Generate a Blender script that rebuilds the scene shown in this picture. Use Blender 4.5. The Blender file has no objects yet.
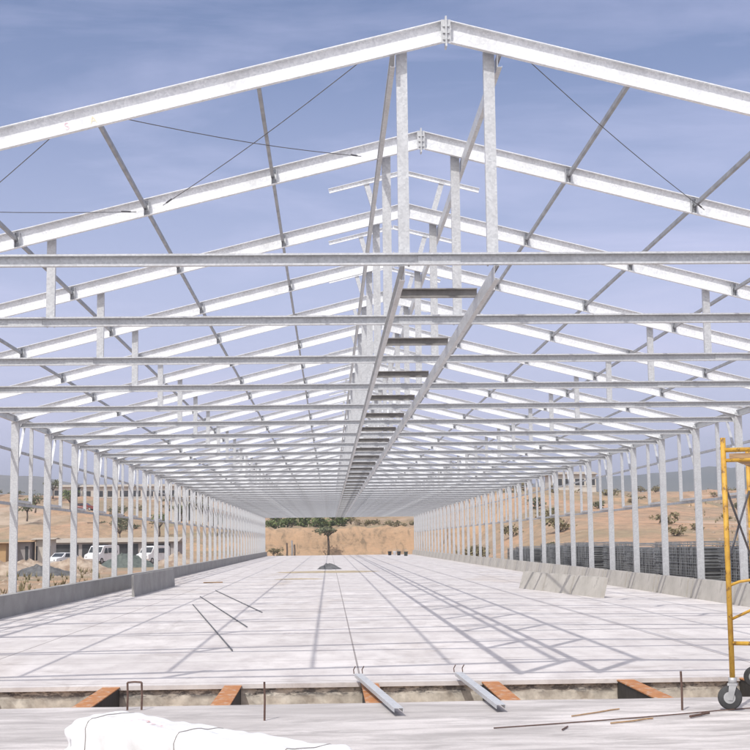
import bpy, bmesh, math, random
from mathutils import Vector, Matrix, noise
random.seed(7)
scn = bpy.context.scene
col = scn.collection
PI = math.pi

# ------------------------------------------------------------------ dimensions (metres)
Y0, BAY, NF = 14.13, 4.0, 39           # first frame, spacing, number of frames
YE = Y0 + BAY*(NF-1)
HA, SL, W = 7.04, 0.2504, 8.84         # apex, roof slope, half width
ZT = 4.57                               # top of the tie beams
ZE = 4.66                               # top of columns
YS, YA = 16.55, 14.55                   # slab front edge, apron edge
CX, CZ = -1.2587, 1.628

# ------------------------------------------------------------------ materials
def mat(name):
    m = bpy.data.materials.new(name); m.use_nodes = True
    nt = m.node_tree; b = nt.nodes['Principled BSDF']
    return m, nt, b
def ramp(nt, fac, stops):
    r = nt.nodes.new('ShaderNodeValToRGB'); e = r.color_ramp.elements
    while len(e) < len(stops): e.new(0.5)
    for i, (p, c) in enumerate(stops):
        e[i].position = p; e[i].color = (c[0], c[1], c[2], 1)
    nt.links.new(fac, r.inputs[0]); return r.outputs[0]
def noi(nt, scale, detail=4, rough=.55, stretch=None, kind='Object', dist=0):
    tc = nt.nodes.new('ShaderNodeTexCoord'); out = tc.outputs[kind]
    if kind == 'World':
        pass
    if stretch:
        mp = nt.nodes.new('ShaderNodeMapping'); mp.inputs['Scale'].default_value = stretch
        nt.links.new(out, mp.inputs[0]); out = mp.outputs[0]
    n = nt.nodes.new('ShaderNodeTexNoise'); n.inputs['Scale'].default_value = scale
    n.inputs['Detail'].default_value = detail; n.inputs['Roughness'].default_value = rough
    n.inputs['Distortion'].default_value = dist
    nt.links.new(out, n.inputs['Vector']); return n.outputs['Fac']
def mixc(nt, fac, a, b, mode='MIX'):
    x = nt.nodes.new('ShaderNodeMix'); x.data_type = 'RGBA'; x.blend_type = mode
    for s, v in ((x.inputs[0], fac), (x.inputs[6], a), (x.inputs[7], b)):
        if isinstance(v, (int, float)): s.default_value = v
        elif isinstance(v, tuple): s.default_value = (v[0], v[1], v[2], 1)
        else: nt.links.new(v, s)
    return x.outputs[2]
def bump(nt, b, h, strength=.3, dist=.01):
    n = nt.nodes.new('ShaderNodeBump'); n.inputs['Strength'].default_value = strength
    n.inputs['Distance'].default_value = dist
    nt.links.new(h, n.inputs['Height']); nt.links.new(n.outputs[0], b.inputs['Normal'])
def simple(name, c1, c2, scale=3, rough=.7, metal=0, bumps=0, stretch=None, lo=.35, hi=.65):
    m, nt, b = mat(name)
    f = noi(nt, scale, 5, .6, stretch)
    nt.links.new(ramp(nt, f, [(lo, c1), (hi, c2)]), b.inputs['Base Color'])
    b.inputs['Roughness'].default_value = rough; b.inputs['Metallic'].default_value = metal
    if bumps: bump(nt, b, f, bumps, .01)
    return m
M = {}
def steel_mat(nm='galvanised_steel', k=1.0, me=.25):
    m, nt, b = mat(nm)
    tc = nt.nodes.new('ShaderNodeTexCoord')
    v = nt.nodes.new('ShaderNodeTexVoronoi'); v.inputs['Scale'].default_value = 45
    nt.links.new(tc.outputs['Object'], v.inputs['Vector'])
    sp = nt.nodes.new('ShaderNodeSeparateColor'); nt.links.new(v.outputs['Color'], sp.inputs[0])
    a = ramp(nt, sp.outputs[0], [(0, (.47*k, .48*k, .495*k)), (1, (.60*k, .61*k, .62*k))])
    f = noi(nt, 1.3, 5, .65)
    c = mixc(nt, ramp(nt, f, [(.5, (0, 0, 0)), (.72, (.55,)*3)]), a, (.36*k, .36*k, .36*k))
    nt.links.new(c, b.inputs['Base Color'])
    b.inputs['Metallic'].default_value = me
    nt.links.new(ramp(nt, sp.outputs[1], [(0, (.38,)*3), (1, (.55,)*3)]), b.inputs['Roughness'])
    return m
M['steel'] = steel_mat()
M['steel_bright'] = steel_mat('fresh_galvanised_steel', 1.42, .05)
M['steel_dull'] = simple('weathered_galvanised_steel', (.33, .34, .36), (.47, .48, .50), 4, .5, .4)
M['steel_dark'] = simple('dull_dark_zinc', (.26, .27, .29), (.38, .39, .41), 4, .55, .3)  # darker, duller zinc for the purlins
def floor_mat():
    m, nt, b = mat('pale_concrete_slab')
    f1 = noi(nt, .35, 6, .6)
    f2 = noi(nt, 2.2, 6, .65, (1, .35, 1))
    f3 = noi(nt, .22, 5, .6, (1, .25, 1), dist=.8)
    f4 = noi(nt, 30, 3, .6)
    a = ramp(nt, f1, [(.3, (.54, .505, .485)), (.7, (.70, .66, .64))])
    c = mixc(nt, ramp(nt, f2, [(.42, (.0,)*3), (.68, (.75,)*3)]), a, (.44, .40, .39))
    f9 = noi(nt, .8, 9, .72, dist=1.2); c = mixc(nt, ramp(nt, f9, [(.56, (0,)*3), (.66, (.55,)*3)]), c, (.33, .29, .27))
    c = mixc(nt, ramp(nt, f3, [(.56, (0,)*3), (.72, (.55,)*3)]), c, (.46, .39, .33))
    c = mixc(nt, ramp(nt, f4, [(.4, (0,)*3), (.7, (.15,)*3)]), c, (.45, .44, .44))
    # pour joints every four metres
    tc = nt.nodes.new('ShaderNodeTexCoord'); sx = nt.nodes.new('ShaderNodeSeparateXYZ')
    nt.links.new(tc.outputs['Object'], sx.inputs[0])
    def joint(sock, period, off, w):
        a_ = nt.nodes.new('ShaderNodeMath'); a_.operation = 'ADD'; a_.inputs[1].default_value = off
        nt.links.new(sock, a_.inputs[0])
        p = nt.nodes.new('ShaderNodeMath'); p.operation = 'PINGPONG'; p.inputs[1].default_value = period/2
        nt.links.new(a_.outputs[0], p.inputs[0])
        l = nt.nodes.new('ShaderNodeMath'); l.operation = 'LESS_THAN'; l.inputs[1].default_value = w
        nt.links.new(p.outputs[0], l.inputs[0]); return l.outputs[0]
    c = mixc(nt, joint(sx.outputs[1], 2.9, .6, .014), c, (.25, .22, .21))
    c = mixc(nt, joint(sx.outputs[0], 5.1, .9, .012), c, (.27, .24, .23))
    f7 = noi(nt, .5, 7, .7, (1, .12, 1)); c = mixc(nt, ramp(nt, f7, [(.62, (0,)*3), (.66, (.35,)*3), (.70, (0,)*3)]), c, (.30, .27, .25))
    nt.links.new(c, b.inputs['Base Color']); b.inputs['Roughness'].default_value = .85
    bump(nt, b, f2, .15, .01)
    return m
M['slab'] = floor_mat()
def apron_mat():
    m, nt, b = mat('swept_concrete_apron')
    f1 = noi(nt, .6, 6, .65, (.35, 1, 1)); f2 = noi(nt, 3.5, 6, .7, (.3, 1, 1), dist=.5); f3 = noi(nt, 40, 3, .6)
    a = ramp(nt, f1, [(.34, (.43, .40, .385)), (.62, (.63, .59, .575))])
    c = mixc(nt, ramp(nt, f2, [(.42, (0,)*3), (.62, (.85,)*3)]), a, (.33, .305, .295))
    c = mixc(nt, ramp(nt, f3, [(.5, (0,)*3), (.75, (.35,)*3)]), c, (.33, .32, .31))
    nt.links.new(c, b.inputs['Base Color']); b.inputs['Roughness'].default_value = .9
    bump(nt, b, f2, .3, .02); return m
M['apron'] = apron_mat()
M['found'] = simple('rough_foundation_concrete', (.33, .30, .26), (.60, .56, .49), 6, .9, 0, .6)
def dark_top_band(m):  # mottled darker patches towards the top of the foundation face
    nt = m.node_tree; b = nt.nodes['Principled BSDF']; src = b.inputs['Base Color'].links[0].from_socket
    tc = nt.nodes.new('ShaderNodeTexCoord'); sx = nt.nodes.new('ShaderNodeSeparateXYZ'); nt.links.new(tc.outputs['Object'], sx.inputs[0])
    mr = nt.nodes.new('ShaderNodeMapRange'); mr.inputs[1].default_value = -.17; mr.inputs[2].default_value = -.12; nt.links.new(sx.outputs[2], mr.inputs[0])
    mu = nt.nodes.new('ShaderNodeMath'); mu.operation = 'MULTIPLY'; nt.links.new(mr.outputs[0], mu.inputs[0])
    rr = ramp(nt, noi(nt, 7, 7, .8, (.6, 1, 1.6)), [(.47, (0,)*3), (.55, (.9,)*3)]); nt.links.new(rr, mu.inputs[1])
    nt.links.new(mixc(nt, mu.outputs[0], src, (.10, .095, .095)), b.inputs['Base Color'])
dark_top_band(M['found'])
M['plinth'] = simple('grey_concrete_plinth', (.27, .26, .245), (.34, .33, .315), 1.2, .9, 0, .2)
M['panel'] = simple('beige_precast_concrete', (.40, .375, .335), (.50, .47, .425), 1.6, .9, 0, .25)
M['rust'] = simple('rusty_primed_steel', (.36, .13, .04), (.50, .24, .09), 5, .75, .1, .3, (1, 3, 1))
M['tar'] = simple('painted_dark_void', (.018, .018, .017), (.035, .033, .03), 9, .8)  # near-black colour standing for the shade inside the joists
M['steel_brown'] = simple('brown_tarnished_steel', (.17, .16, .15), (.28, .265, .25), 4, .6, .2)
M['rebar'] = simple('rusted_bar', (.09, .055, .045), (.15, .09, .07), 20, .8, .2)
M['cable'] = simple('dark_wire_rope', (.10, .10, .11), (.17, .17, .18), 20, .6, .3)
M['wrap'] = simple('white_plastic_wrapping', (.66, .655, .64), (.84, .84, .84), 3, .45, 0, .8)
M['redprint'] = simple('faded_red_print', (.60, .22, .20), (.72, .42, .40), 9, .6)
M['pinkmark'] = simple('faded_pink_paint', (.74, .50, .54), (.80, .62, .64), 9, .6)
M['ochremark'] = simple('faded_ochre_paint', (.72, .62, .42), (.80, .72, .56), 9, .6)
M['strap'] = simple('grey_strap', (.25, .23, .22), (.35, .33, .32), 9, .6)
M['yellow'] = simple('worn_yellow_paint', (.42, .22, .03), (.60, .36, .05), 9, .6, 0, .2)
def wear(m, col2, lo, hi, sc=14):
    nt = m.node_tree; b = nt.nodes['Principled BSDF']; src = b.inputs['Base Color'].links[0].from_socket
    nt.links.new(mixc(nt, ramp(nt, noi(nt, sc, 7, .75), [(lo, (0,)*3), (hi, (.85,)*3)]), src, col2), b.inputs['Base Color'])
wear(M['yellow'], (.12, .06, .03), .56, .62); wear(M['yellow'], (.5, .47, .42), .62, .66, 6)
M['rubber'] = simple('black_rubber', (.03, .03, .032), (.06, .06, .06), 9, .8)
M['castor'] = simple('castor_metal', (.35, .35, .35), (.5, .5, .5), 9, .45, .4)
M['wood'] = simple('weathered_board', (.28, .17, .09), (.45, .30, .17), 6, .85, 0, .4, (1, 8, 8))
M['mesh'] = simple('dark_grey_wire', (.17, .18, .19), (.32, .33, .34), 2, .6, .3)
M['meshd'] = simple('tarred_sheet', (.07, .07, .07), (.14, .14, .14), 3, .8)
M['rock'] = simple('earthy_stone', (.24, .17, .12), (.44, .36, .28), 1.5, .95)
M['bark'] = simple('bark', (.10, .075, .055), (.17, .13, .10), 6, .95, 0, .5)
M['leaf_g'] = simple('green_leaves', (.09, .13, .04), (.17, .20, .07), 1.5, .8)
M['leaf_o'] = simple('olive_leaves', (.10, .115, .06), (.18, .18, .10), 1.5, .85)
M['leaf_d'] = simple('dry_brush_leaves', (.16, .14, .07), (.26, .22, .12), 1.5, .85)
M['white'] = simple('white_vehicle_paint', (.70, .70, .71), (.80, .80, .80), 2, .35)
M['redp'] = simple('dark_red_paint', (.16, .03, .02), (.22, .05, .035), 2, .4)
M['glass'] = simple('dark_glass', (.02, .025, .03), (.04, .045, .05), 2, .12)
M['render'] = simple('pale_wall_render', (.50, .46, .40), (.60, .56, .50), 1, .9, 0, .1)
M['grey_wall'] = simple('grey_block_wall', (.30, .28, .27), (.40, .37, .36), 1, .9, 0, .1)
M['roof_tan'] = simple('fibre_cement_roof', (.34, .29, .23), (.45, .39, .31), .8, .85, 0, .1)
M['ochre'] = simple('ochre_sheet', (.36, .22, .11), (.48, .31, .15), .8, .8)
M['dark'] = simple('dark_interior', (.03, .032, .035), (.06, .06, .06), 1, .9)
M['tarp'] = simple('dark_green_tarp', (.06, .075, .065), (.12, .14, .12), 3, .7, 0, .5)
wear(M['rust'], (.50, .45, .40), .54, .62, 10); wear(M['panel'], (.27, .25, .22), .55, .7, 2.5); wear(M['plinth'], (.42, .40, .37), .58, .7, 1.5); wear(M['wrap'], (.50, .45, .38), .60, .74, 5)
M['sand'] = simple('spilt_sand', (.34, .27, .17), (.48, .40, .27), 3, .95, 0, .4)
def ground_mat():
    m, nt, b = mat('dry_earth')
    f1 = noi(nt, .018, 7, .6, dist=.6); f2 = noi(nt, .07, 9, .68); f3 = noi(nt, .5, 6, .7, (1, 1, 3)); f4 = noi(nt, .05, 6, .65, (1, 1, 5))
    a = ramp(nt, f1, [(.30, (.42, .24, .13)), (.45, (.43, .28, .175)), (.56, (.31, .235, .155)), (.68, (.46, .34, .24))])
    c = mixc(nt, ramp(nt, f2, [(.46, (0,)*3), (.64, (.9,)*3)]), a, (.23, .20, .115))
    c = mixc(nt, ramp(nt, f4, [(.52, (0,)*3), (.60, (.7,)*3)]), c, (.50, .29, .17))
    c = mixc(nt, ramp(nt, f3, [(.45, (0,)*3), (.68, (.8,)*3)]), c, (.20, .145, .09))
    f5 = noi(nt, 2.5, 4, .7); c = mixc(nt, ramp(nt, f5, [(.5, (0,)*3), (.7, (.5,)*3)]), c, (.13, .11, .07))
    f6 = noi(nt, .03, 6, .6, (1, 2.5, 6), dist=1); c = mixc(nt, ramp(nt, f6, [(.60, (0,)*3), (.70, (.6,)*3)]), c, (.50, .40, .31))
    ge = nt.nodes.new('ShaderNodeNewGeometry'); sg = nt.nodes.new('ShaderNodeSeparateXYZ'); nt.links.new(ge.outputs['True Normal'], sg.inputs[0])
    f8 = noi(nt, .8, 9, .75, (1, 1, .6), dist=.8); oc = ramp(nt, f8, [(.40, (.43, .28, .17)), (.52, (.37, .25, .155)), (.62, (.21, .15, .095))])
    c = mixc(nt, ramp(nt, sg.outputs[2], [(.72, (1,)*3), (.93, (0,)*3)]), c, oc)
    nt.links.new(c, b.inputs['Base Color']); b.inputs['Roughness'].default_value = .95
    bump(nt, b, f3, .6, .3); return m
M['ground'] = ground_mat()
def hill_mat():
    m, nt, b = mat('scrub_hillside')
    f1 = noi(nt, .004, 8, .65); f2 = noi(nt, .03, 6, .7)
    a = ramp(nt, f1, [(.35, (.075, .085, .06)), (.65, (.16, .14, .10))])
    c = mixc(nt, ramp(nt, f2, [(.5, (0,)*3), (.7, (.5,)*3)]), a, (.06, .075, .045))
    nt.links.new(c, b.inputs['Base Color']); b.inputs['Roughness'].default_value = 1
    return m
M['hill'] = hill_mat()

# ------------------------------------------------------------------ mesh helpers
class MB:
    def __init__(s): s.v = []; s.f = []; s.m = []
    def add(s, vs, fs, mi=0):
        o = len(s.v); s.v += [tuple(v) for v in vs]; s.f += [tuple(i+o for i in f) for f in fs]; s.m += [mi]*len(fs); return s
    def box(s, x0, x1, y0, y1, z0, z1, mi=0):
        vs = [(x, y, z) for x in (x0, x1) for y in (y0, y1) for z in (z0, z1)]
        return s.add(vs, [(0, 1, 3, 2), (4, 6, 7, 5), (0, 4, 5, 1), (2, 3, 7, 6), (0, 2, 6, 4), (1, 5, 7, 3)], mi)
    def prism(s, sec, A, B, u, v, mi=0):
        """closed section [(a,b)] swept from A to B, axes u and v"""
        A, B, u, v = map(Vector, (A, B, u, v)); n = len(sec)
        vs = [A+u*a+v*b for a, b in sec] + [B+u*a+v*b for a, b in sec]
        fs = [(i, (i+1) % n, n+(i+1) % n, n+i) for i in range(n)] + [tuple(range(n))[::-1], tuple(range(n, 2*n))]
        return s.add(vs, fs, mi)
    def bar(s, A, B, w, h=None, up=(0, 0, 1), mi=0):
        A, B = Vector(A), Vector(B); h = h or w; d = (B-A).normalized(); up = Vector(up)
        if abs(d.dot(up)) > .99: up = Vector((0, 1, 0))
        u = d.cross(up).normalized(); v = u.cross(d)
        return s.prism([(-w/2, -h/2), (w/2, -h/2), (w/2, h/2), (-w/2, h/2)], A, B, u, v, mi)
    def tube(s, pts, r, n=8, mi=0):
        pts = [Vector(p) for p in pts]; rr = r if isinstance(r, (list, tuple)) else [r]*len(pts)
        o = len(s.v); prev = None
        for i, p in enumerate(pts):
            d = (pts[min(i+1, len(pts)-1)]-pts[max(i-1, 0)]).normalized()
            if prev is None:
                a = Vector((0, 0, 1)) if abs(d.z) < .9 else Vector((1, 0, 0)); u = d.cross(a).normalized()
            else: u = (prev - d*prev.dot(d)).normalized()
            prev = u; w = d.cross(u)
            for k in range(n):
                t = 2*PI*k/n; s.v.append(tuple(p+(u*math.cos(t)+w*math.sin(t))*rr[i]))
        for i in range(len(pts)-1):
            for k in range(n):
                a = o+i*n+k; b_ = o+i*n+(k+1) % n; s.f.append((a, b_, b_+n, a+n)); s.m.append(mi)
        s.f.append(tuple(o+k for k in range(n))[::-1]); s.m.append(mi)
        e = o+(len(pts)-1)*n; s.f.append(tuple(e+k for k in range(n))); s.m.append(mi); return s
    def mesh(s, name, mats, smooth=False, fix=True):
        me = bpy.data.meshes.new(name); me.from_pydata(s.v, [], s.f)
        for m in (mats if isinstance(mats, (list, tuple)) else [mats]): me.materials.append(m)
        me.polygons.foreach_set('material_index', s.m)
        if fix:
            bm = bmesh.new(); bm.from_mesh(me); bmesh.ops.recalc_face_normals(bm, faces=bm.faces); bm.to_mesh(me); bm.free()
        if smooth: me.polygons.foreach_set('use_smooth', [True]*len(me.polygons))
        me.update(); return me
def link(name, me, parent=None, loc=(0, 0, 0), rz=0):
    o = bpy.data.objects.new(name, me); col.objects.link(o); o.location = loc; o.rotation_euler.z = rz
    if parent: o.parent = parent
    return o
def tag(o, label=None, cat=None, group=None, kind=None):
    for k, v in (('label', label), ('category', cat), ('group', group), ('kind', kind)):
        if v: o[k] = v
    return o
def thing(name, label, cat, loc=(0, 0, 0), rz=0, group=None):
    o = bpy.data.objects.new(name, None); col.objects.link(o); o.location = loc; o.rotation_euler.z = rz
    o.empty_display_size = .3
    return tag(o, label, cat, group)
def struct(name, me, loc=(0, 0, 0)):
    return tag(link(name, me, None, loc), kind='structure')
def dup(root, loc, rz=None, label=None, group=None):
    r = root.copy(); col.objects.link(r); r.location = loc
    if rz is not None: r.rotation_euler.z = rz
    if label: r['label'] = label
    if group: r['group'] = group
    for ch in list(root.children):
        c = ch.copy(); col.objects.link(c); c.parent = r
        for g in list(ch.children):
            d = g.copy(); col.objects.link(d); d.parent = c
    return r
def csec(h, b, lip=.018, t=.005):
    """C section: web on v axis at a=0, flanges towards +a"""
    return [(0, -h/2), (b, -h/2), (b, -h/2+lip), (b-t, -h/2+lip), (b-t, -h/2+t), (t, -h/2+t), (t, h/2-t), (b-t, h/2-t), (b-t, h/2-lip), (b, h/2-lip), (b, h/2), (0, h/2)]

# ------------------------------------------------------------------ the steel hall
hall = thing('steel_frame_hall', 'long open gabled steel frame of galvanised rafters, ties and columns over a pale concrete floor', 'steel frame', (0, Y0, 0))
S = M['steel']
def part(name, me, y=0, x=0, z=0, parent=None): return link(name, me, parent or hall, (x, y, z))
RD = .235                               # rafter depth (vertical)
def rafter_mesh(sg):
    mb = MB(); n = math.hypot(1, SL); hx = W+.12
    u = Vector((0, -1, 0)); v = Vector((sg*SL/n, 0, 1/n)); d = RD/n
    A = Vector((sg*.012, .03, HA-RD/2-.012*SL)); B = Vector((sg*hx, .03, HA-RD/2-hx*SL))
    mb.prism(csec(d, .062, .009, .006), A, B, u, v)
    return mb.mesh('rafter', M['steel_bright'])
me_raf = {s: rafter_mesh(s) for s in (-1, 1)}
def cleat_mesh():
    mb = MB()
    mb.box(-.035, -.029, -.05, .022, -.11, .085).box(-.029, .035, .012, .0215, -.10, -.045).box(-.029, .035, .012, .0215, .045, .085).box(.029, .035, -.05, .0119, -.10, .085)
    return mb.mesh('cleat', M['steel_dull'])
PUR = (1.95, 3.62, 5.3, 6.95)
me_cl = cleat_mesh()
# tie beam: C section, open to the front
mb = MB(); mb.prism(csec(.125, .06, .02, .005), (-W+.02, .095, ZT-.0625), (W-.02, .095, ZT-.0625), (0, -1, 0), (0, 0, 1)); me_tie = mb.mesh('tie_beam', S)
mb = MB(); mb.box(-.22, .22, .078, .0895, ZT-.108, ZT-.02)
me_spl = mb.mesh('splice_plate', M['steel'])
# ridge plate
mb = MB(); mb.box(-.009, .009, -.075, .05, HA-RD-.07, HA+.02); mb.box(-.05, -.0095, -.045, -.035, HA-RD-.03, HA-.01); mb.box(.0095, .05, -.045, -.035, HA-RD-.03, HA-.01)
for dz in (.05, .12, .19): mb.box(-.035, .035, -.06, -.046, HA-dz-.04, HA-dz-.015)
me_rp = mb.mesh('ridge_plate', S)
PX = .46
def post_mesh(x, wd):
    ztop = HA-abs(x)*SL-.03; mb = MB(); sg = 1 if x > 0 else -1
    mb.prism(csec(wd, wd*.62, .018, .004), (x, .097+.006, ZT-.12), (x, .103, ztop), (0, 1, 0), (1, 0, 0))
    mb.box(x-wd*.42, x+wd*.42, .104+wd*.0, .112, ZT+.001, ZT+.02)
    return mb.mesh('post', S)
me_rpost = {s: post_mesh(s*PX, .115) for s in (-1, 1)}
me_spost = {s: post_mesh(s*4.88, .11) for s in (-1, 1)}
mb = MB()
for dz in (.03, .09): mb.box(-.02, -.004, -.004, .01, dz, dz+.02).box(.01, .026, -.004, .01, dz, dz+.02)
me_bolt = mb.mesh('bolt', M['steel_dull'])
# column with base plate and eave gusset
def column_mesh(sg):
    mb = MB(); x = sg*W
    mb.prism(csec(.18, .10, .02, .006), (x, .0, .02), (x, .0, ZE), (0, 1, 0), (1, 0, 0))
    return mb.mesh('column', S)
me_col = {s: column_mesh(s) for s in (-1, 1)}
mb = MB(); mb.box(-.14, .14, -.06, .16, 0.012, .03)
for dx in (-.105, .105):
    for dy in (-.03, .13): mb.tube([(dx, dy, .028), (dx, dy, .075)], .012, 6)
mb.add([(-.095, -.008, .03), (-.095, -.008, .55), (-.16, -.008, .03), (-.095, -.001, .03), (-.095, -.001, .55), (-.16, -.001, .03)], [(0, 1, 2), (3, 5, 4), (0, 3, 4, 1), (1, 4, 5, 2), (2, 5, 3, 0)])
me_base = mb.mesh('base_plate', M['steel_dull'])
def gusset_mesh(sg):
    mb = MB(); x = sg*W; i = -sg
    pts = [(x-i*.02, ZE-.55), (x-i*.02, ZE+.02), (x+i*.75, ZE+.18), (x+i*.16, ZE-.12)]
    y0, y1 = .034, .044
    vs = [(a, y0, b) for a, b in pts]+[(a, y1, b) for a, b in pts]
    mb.add(vs, [(0, 1, 2, 3), (7, 6, 5, 4)]+[(k, (k+1) % 4, 4+(k+1) % 4, 4+k) for k in range(4)])
    return mb.mesh('eave_gusset', S)
me_gus = {s: gusset_mesh(s) for s in (-1, 1)}
# wind-bent flat knee strap on the wall side, from column to eave beam
mb = MB(); mb.bar((0, .08, 3.35), (0, .95, ZE-.1), .012, .07, (1, 0, 0)); me_knee = mb.mesh('knee_brace', M['steel_dull'])
for n in range(NF):
    y = n*BAY
    for s in (-1, 1):
        r = part('rafter', me_raf[s], y)
        if n == 0 and s == -1: first_rafter = r
        [part('cleat', me_cl, 0, s*px, HA-RD/2-px*SL, r) for px in PUR if n]
        p = part('ridge_post', me_rpost[s], y)
        q = part('side_post', me_spost[s], y)
        c = part('column', me_col[s], y); part('base_plate', me_base, 0, s*W, 0, c)
        part('eave_gusset', me_gus[s], y)
        if n < NF-1: part('knee_brace', me_knee, y, s*(W-.02))
    t = part('tie_beam', me_tie, y); [part('splice_plate', me_spl, 0, x, 0, t) for x in (-5.2, -.1, 5.2)]
    part('ridge_plate', me_rp, y)
L = BAY*(NF-1)
def longi(name, x, z, h, b, m=S, y0=0.0, y1=None, flip=1):
    mb = MB(); y1 = L if y1 is None else y1
    mb.prism(csec(h, b, .014, .004), (0, y0, 0), (0, y1, 0), (flip, 0, 0), (0, 0, 1))
    return part(name, mb.mesh(name, m), 0, x, z)
for s in (-1, 1):
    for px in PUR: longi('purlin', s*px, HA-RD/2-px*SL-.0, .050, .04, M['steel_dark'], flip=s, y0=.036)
    longi('ridge_beam', s*PX+s*.075, HA-RD-PX*SL-.09, .15, .05, flip=s, y0=-.02)
    longi('catwalk_beam', s*PX, ZT-.215, .155, .055, flip=s, y0=.02)
    longi('eave_beam', s*W+s*.02, ZE-.005, .16, .06, flip=-s, y0=-.05)
    mb = MB(); mb.bar((0, 0, 0), (0, L, 0), .045, .06); part('wall_rail', mb.mesh('wall_rail', M['steel_dull']), .0, s*(W+.11), 3.92)
    mb = MB(); mb.bar((0, 0, 0), (0, L, 0), .05, .07); part('sill_rail', mb.mesh('sill_rail', M['steel_dull']), .0, s*(W+.11), 2.62)
# catwalk rungs
mb = MB(); mb.prism(csec(.11, .05, .014, .004), (-PX-.03, 0, 0), (PX+.03, 0, 0), (0, -1, 0), (0, 0, 1)); me_rung = mb.mesh('catwalk_rung', M['steel_brown'])
for n in range(NF-1): part('catwalk_rung', me_rung, n*BAY+2.0, 0, ZT-.08)
# window posts between the columns, with a short ledge
mb = MB(); mb.bar((0, 0, 2.655), (0, 0, ZE-.085), .09, .06, (0, 1, 0)); me_wp = mb.mesh('window_post', S)
mb = MB(); mb.box(-.03, .03, .05, 1.97, 2.66, 2.72); me_led = mb.mesh('window_sill', S)
for n in range(NF-1):
    for s in (-1, 1):
        part('window_post', me_wp, n*BAY+2.0, s*(W+.02)); part('window_sill', me_led, n*BAY, s*(W+.04))
# raised ridge caps from the third frame on
CAPH, CAPW = .56, 1.22
mb = MB()
for s in (-1, 1):
    mb.prism(csec(.075, .035, .006, .004), (s*.004, 0, HA+CAPH-.03), (s*CAPW, 0, HA+CAPH-.03-CAPW*SL), (0, -1, 0), (s*SL, 0, 1))
me_cap = mb.mesh('cap_bar', M['steel_bright'])
mb = MB(); mb.bar((0, 0, HA-PX*SL-.05), (.16, 0, HA+CAPH-.64*SL-.02), .085, .05, (0, 1, 0)); me_cs = {1: mb.mesh('cap_strut', S)}
mb = MB(); mb.bar((0, 0, HA-PX*SL-.05), (-.16, 0, HA+CAPH-.64*SL-.02), .085, .05, (0, 1, 0)); me_cs[-1] = mb.mesh('cap_strut', S)
for n in range(2, NF):
    part('cap_bar', me_cap, n*BAY+.12)
    for s in (-1, 1): part('cap_strut', me_cs[s], n*BAY+.13, s*PX)
# faint stencilled letters on the first left rafter
def letter(ch, x, m):
    cu = bpy.data.curves.new('letter', 'FONT'); cu.body = ch; cu.size = .11; cu.extrude = .001; cu.align_x = 'CENTER'; cu.align_y = 'CENTER'
    t = bpy.data.objects.new('letter', cu); col.objects.link(t)
    bpy.context.view_layer.update()
    me = bpy.data.meshes.new_from_object(t.evaluated_get(bpy.context.evaluated_depsgraph_get())); bpy.data.objects.remove(t)
    me.materials.clear(); me.materials.append(m)
    o = link('stencil_letter', me, first_rafter, (x, .0215, HA-RD*.64-abs(x)*SL)); o.rotation_euler = (PI/2, -math.atan(SL), 0)
letter('S', -3.93, M['pinkmark']); letter('A', -3.66, M['ochremark'])
# wire braces of the first bay
def rz(x): return HA-RD*.6-abs(x)*SL
def rod(x0, n0, x1, n1):
    A = Vector((x0, n0*BAY+.03, rz(x0)-.02)); B = Vector((x1, n1*BAY-.06, rz(x1)-.02))
    pts = [A.lerp(B, k/8)+Vector((0, 0, -.05*math.sin(PI*k/8))) for k in range(9)]
    mb = MB(); mb.tube(pts, .005, 6); o = part('brace_cable', mb.mesh('brace_cable', M['cable']))
    m2 = MB(); m2.tube([B.lerp(A, .05), B.lerp(A, .02)], .012, 6); part('turnbuckle', m2.mesh('turnbuckle', M['cable']), parent=o)
rod(-3.45, 0, -.8, 1); rod(-.8, 0, -3.4, 1); rod(-4.0, 0, -7.0, 1); rod(-7.0, 0, -3.75, 1); rod(.8, 0, 3.75, 1)
for s in (-1, 1): rod(s*3.5, NF-2, s*.8, NF-1); rod(s*.8, NF-2, s*3.5, NF-1)

# ------------------------------------------------------------------ floor, apron, trench
mb = MB(); mb.box(-W-.35, W+.35, YS, YE+.6, -.05, 0); struct('concrete_floor', mb.mesh('concrete_floor', M['slab']))
# foundation under the lip, its face rough
mb = MB(); nx, nz = 240, 7; x0, x1 = -W-.3, W+.3
vs = []; fs = []
for i in range(nx+1):
    for j in range(nz+1):
        x = x0+(x1-x0)*i/nx; z = -.0505-.62*j/nz
        y = YS+.045-.02*noise.noise((x*5, z*9, 0))-.015*noise.noise((x*17, z*17, 3))
        vs.append((x, y, z))
for i in range(nx):
    for j in range(nz):
        a = i*(nz+1)+j; fs.append((a, a+1, a+nz+2, a+nz+1))
mb.add(vs, fs); mb.box(x0, x1, YS+.12, YE+.5, -.675, -.057); struct('floor_foundation', mb.mesh('floor_foundation', M['found']))
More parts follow.
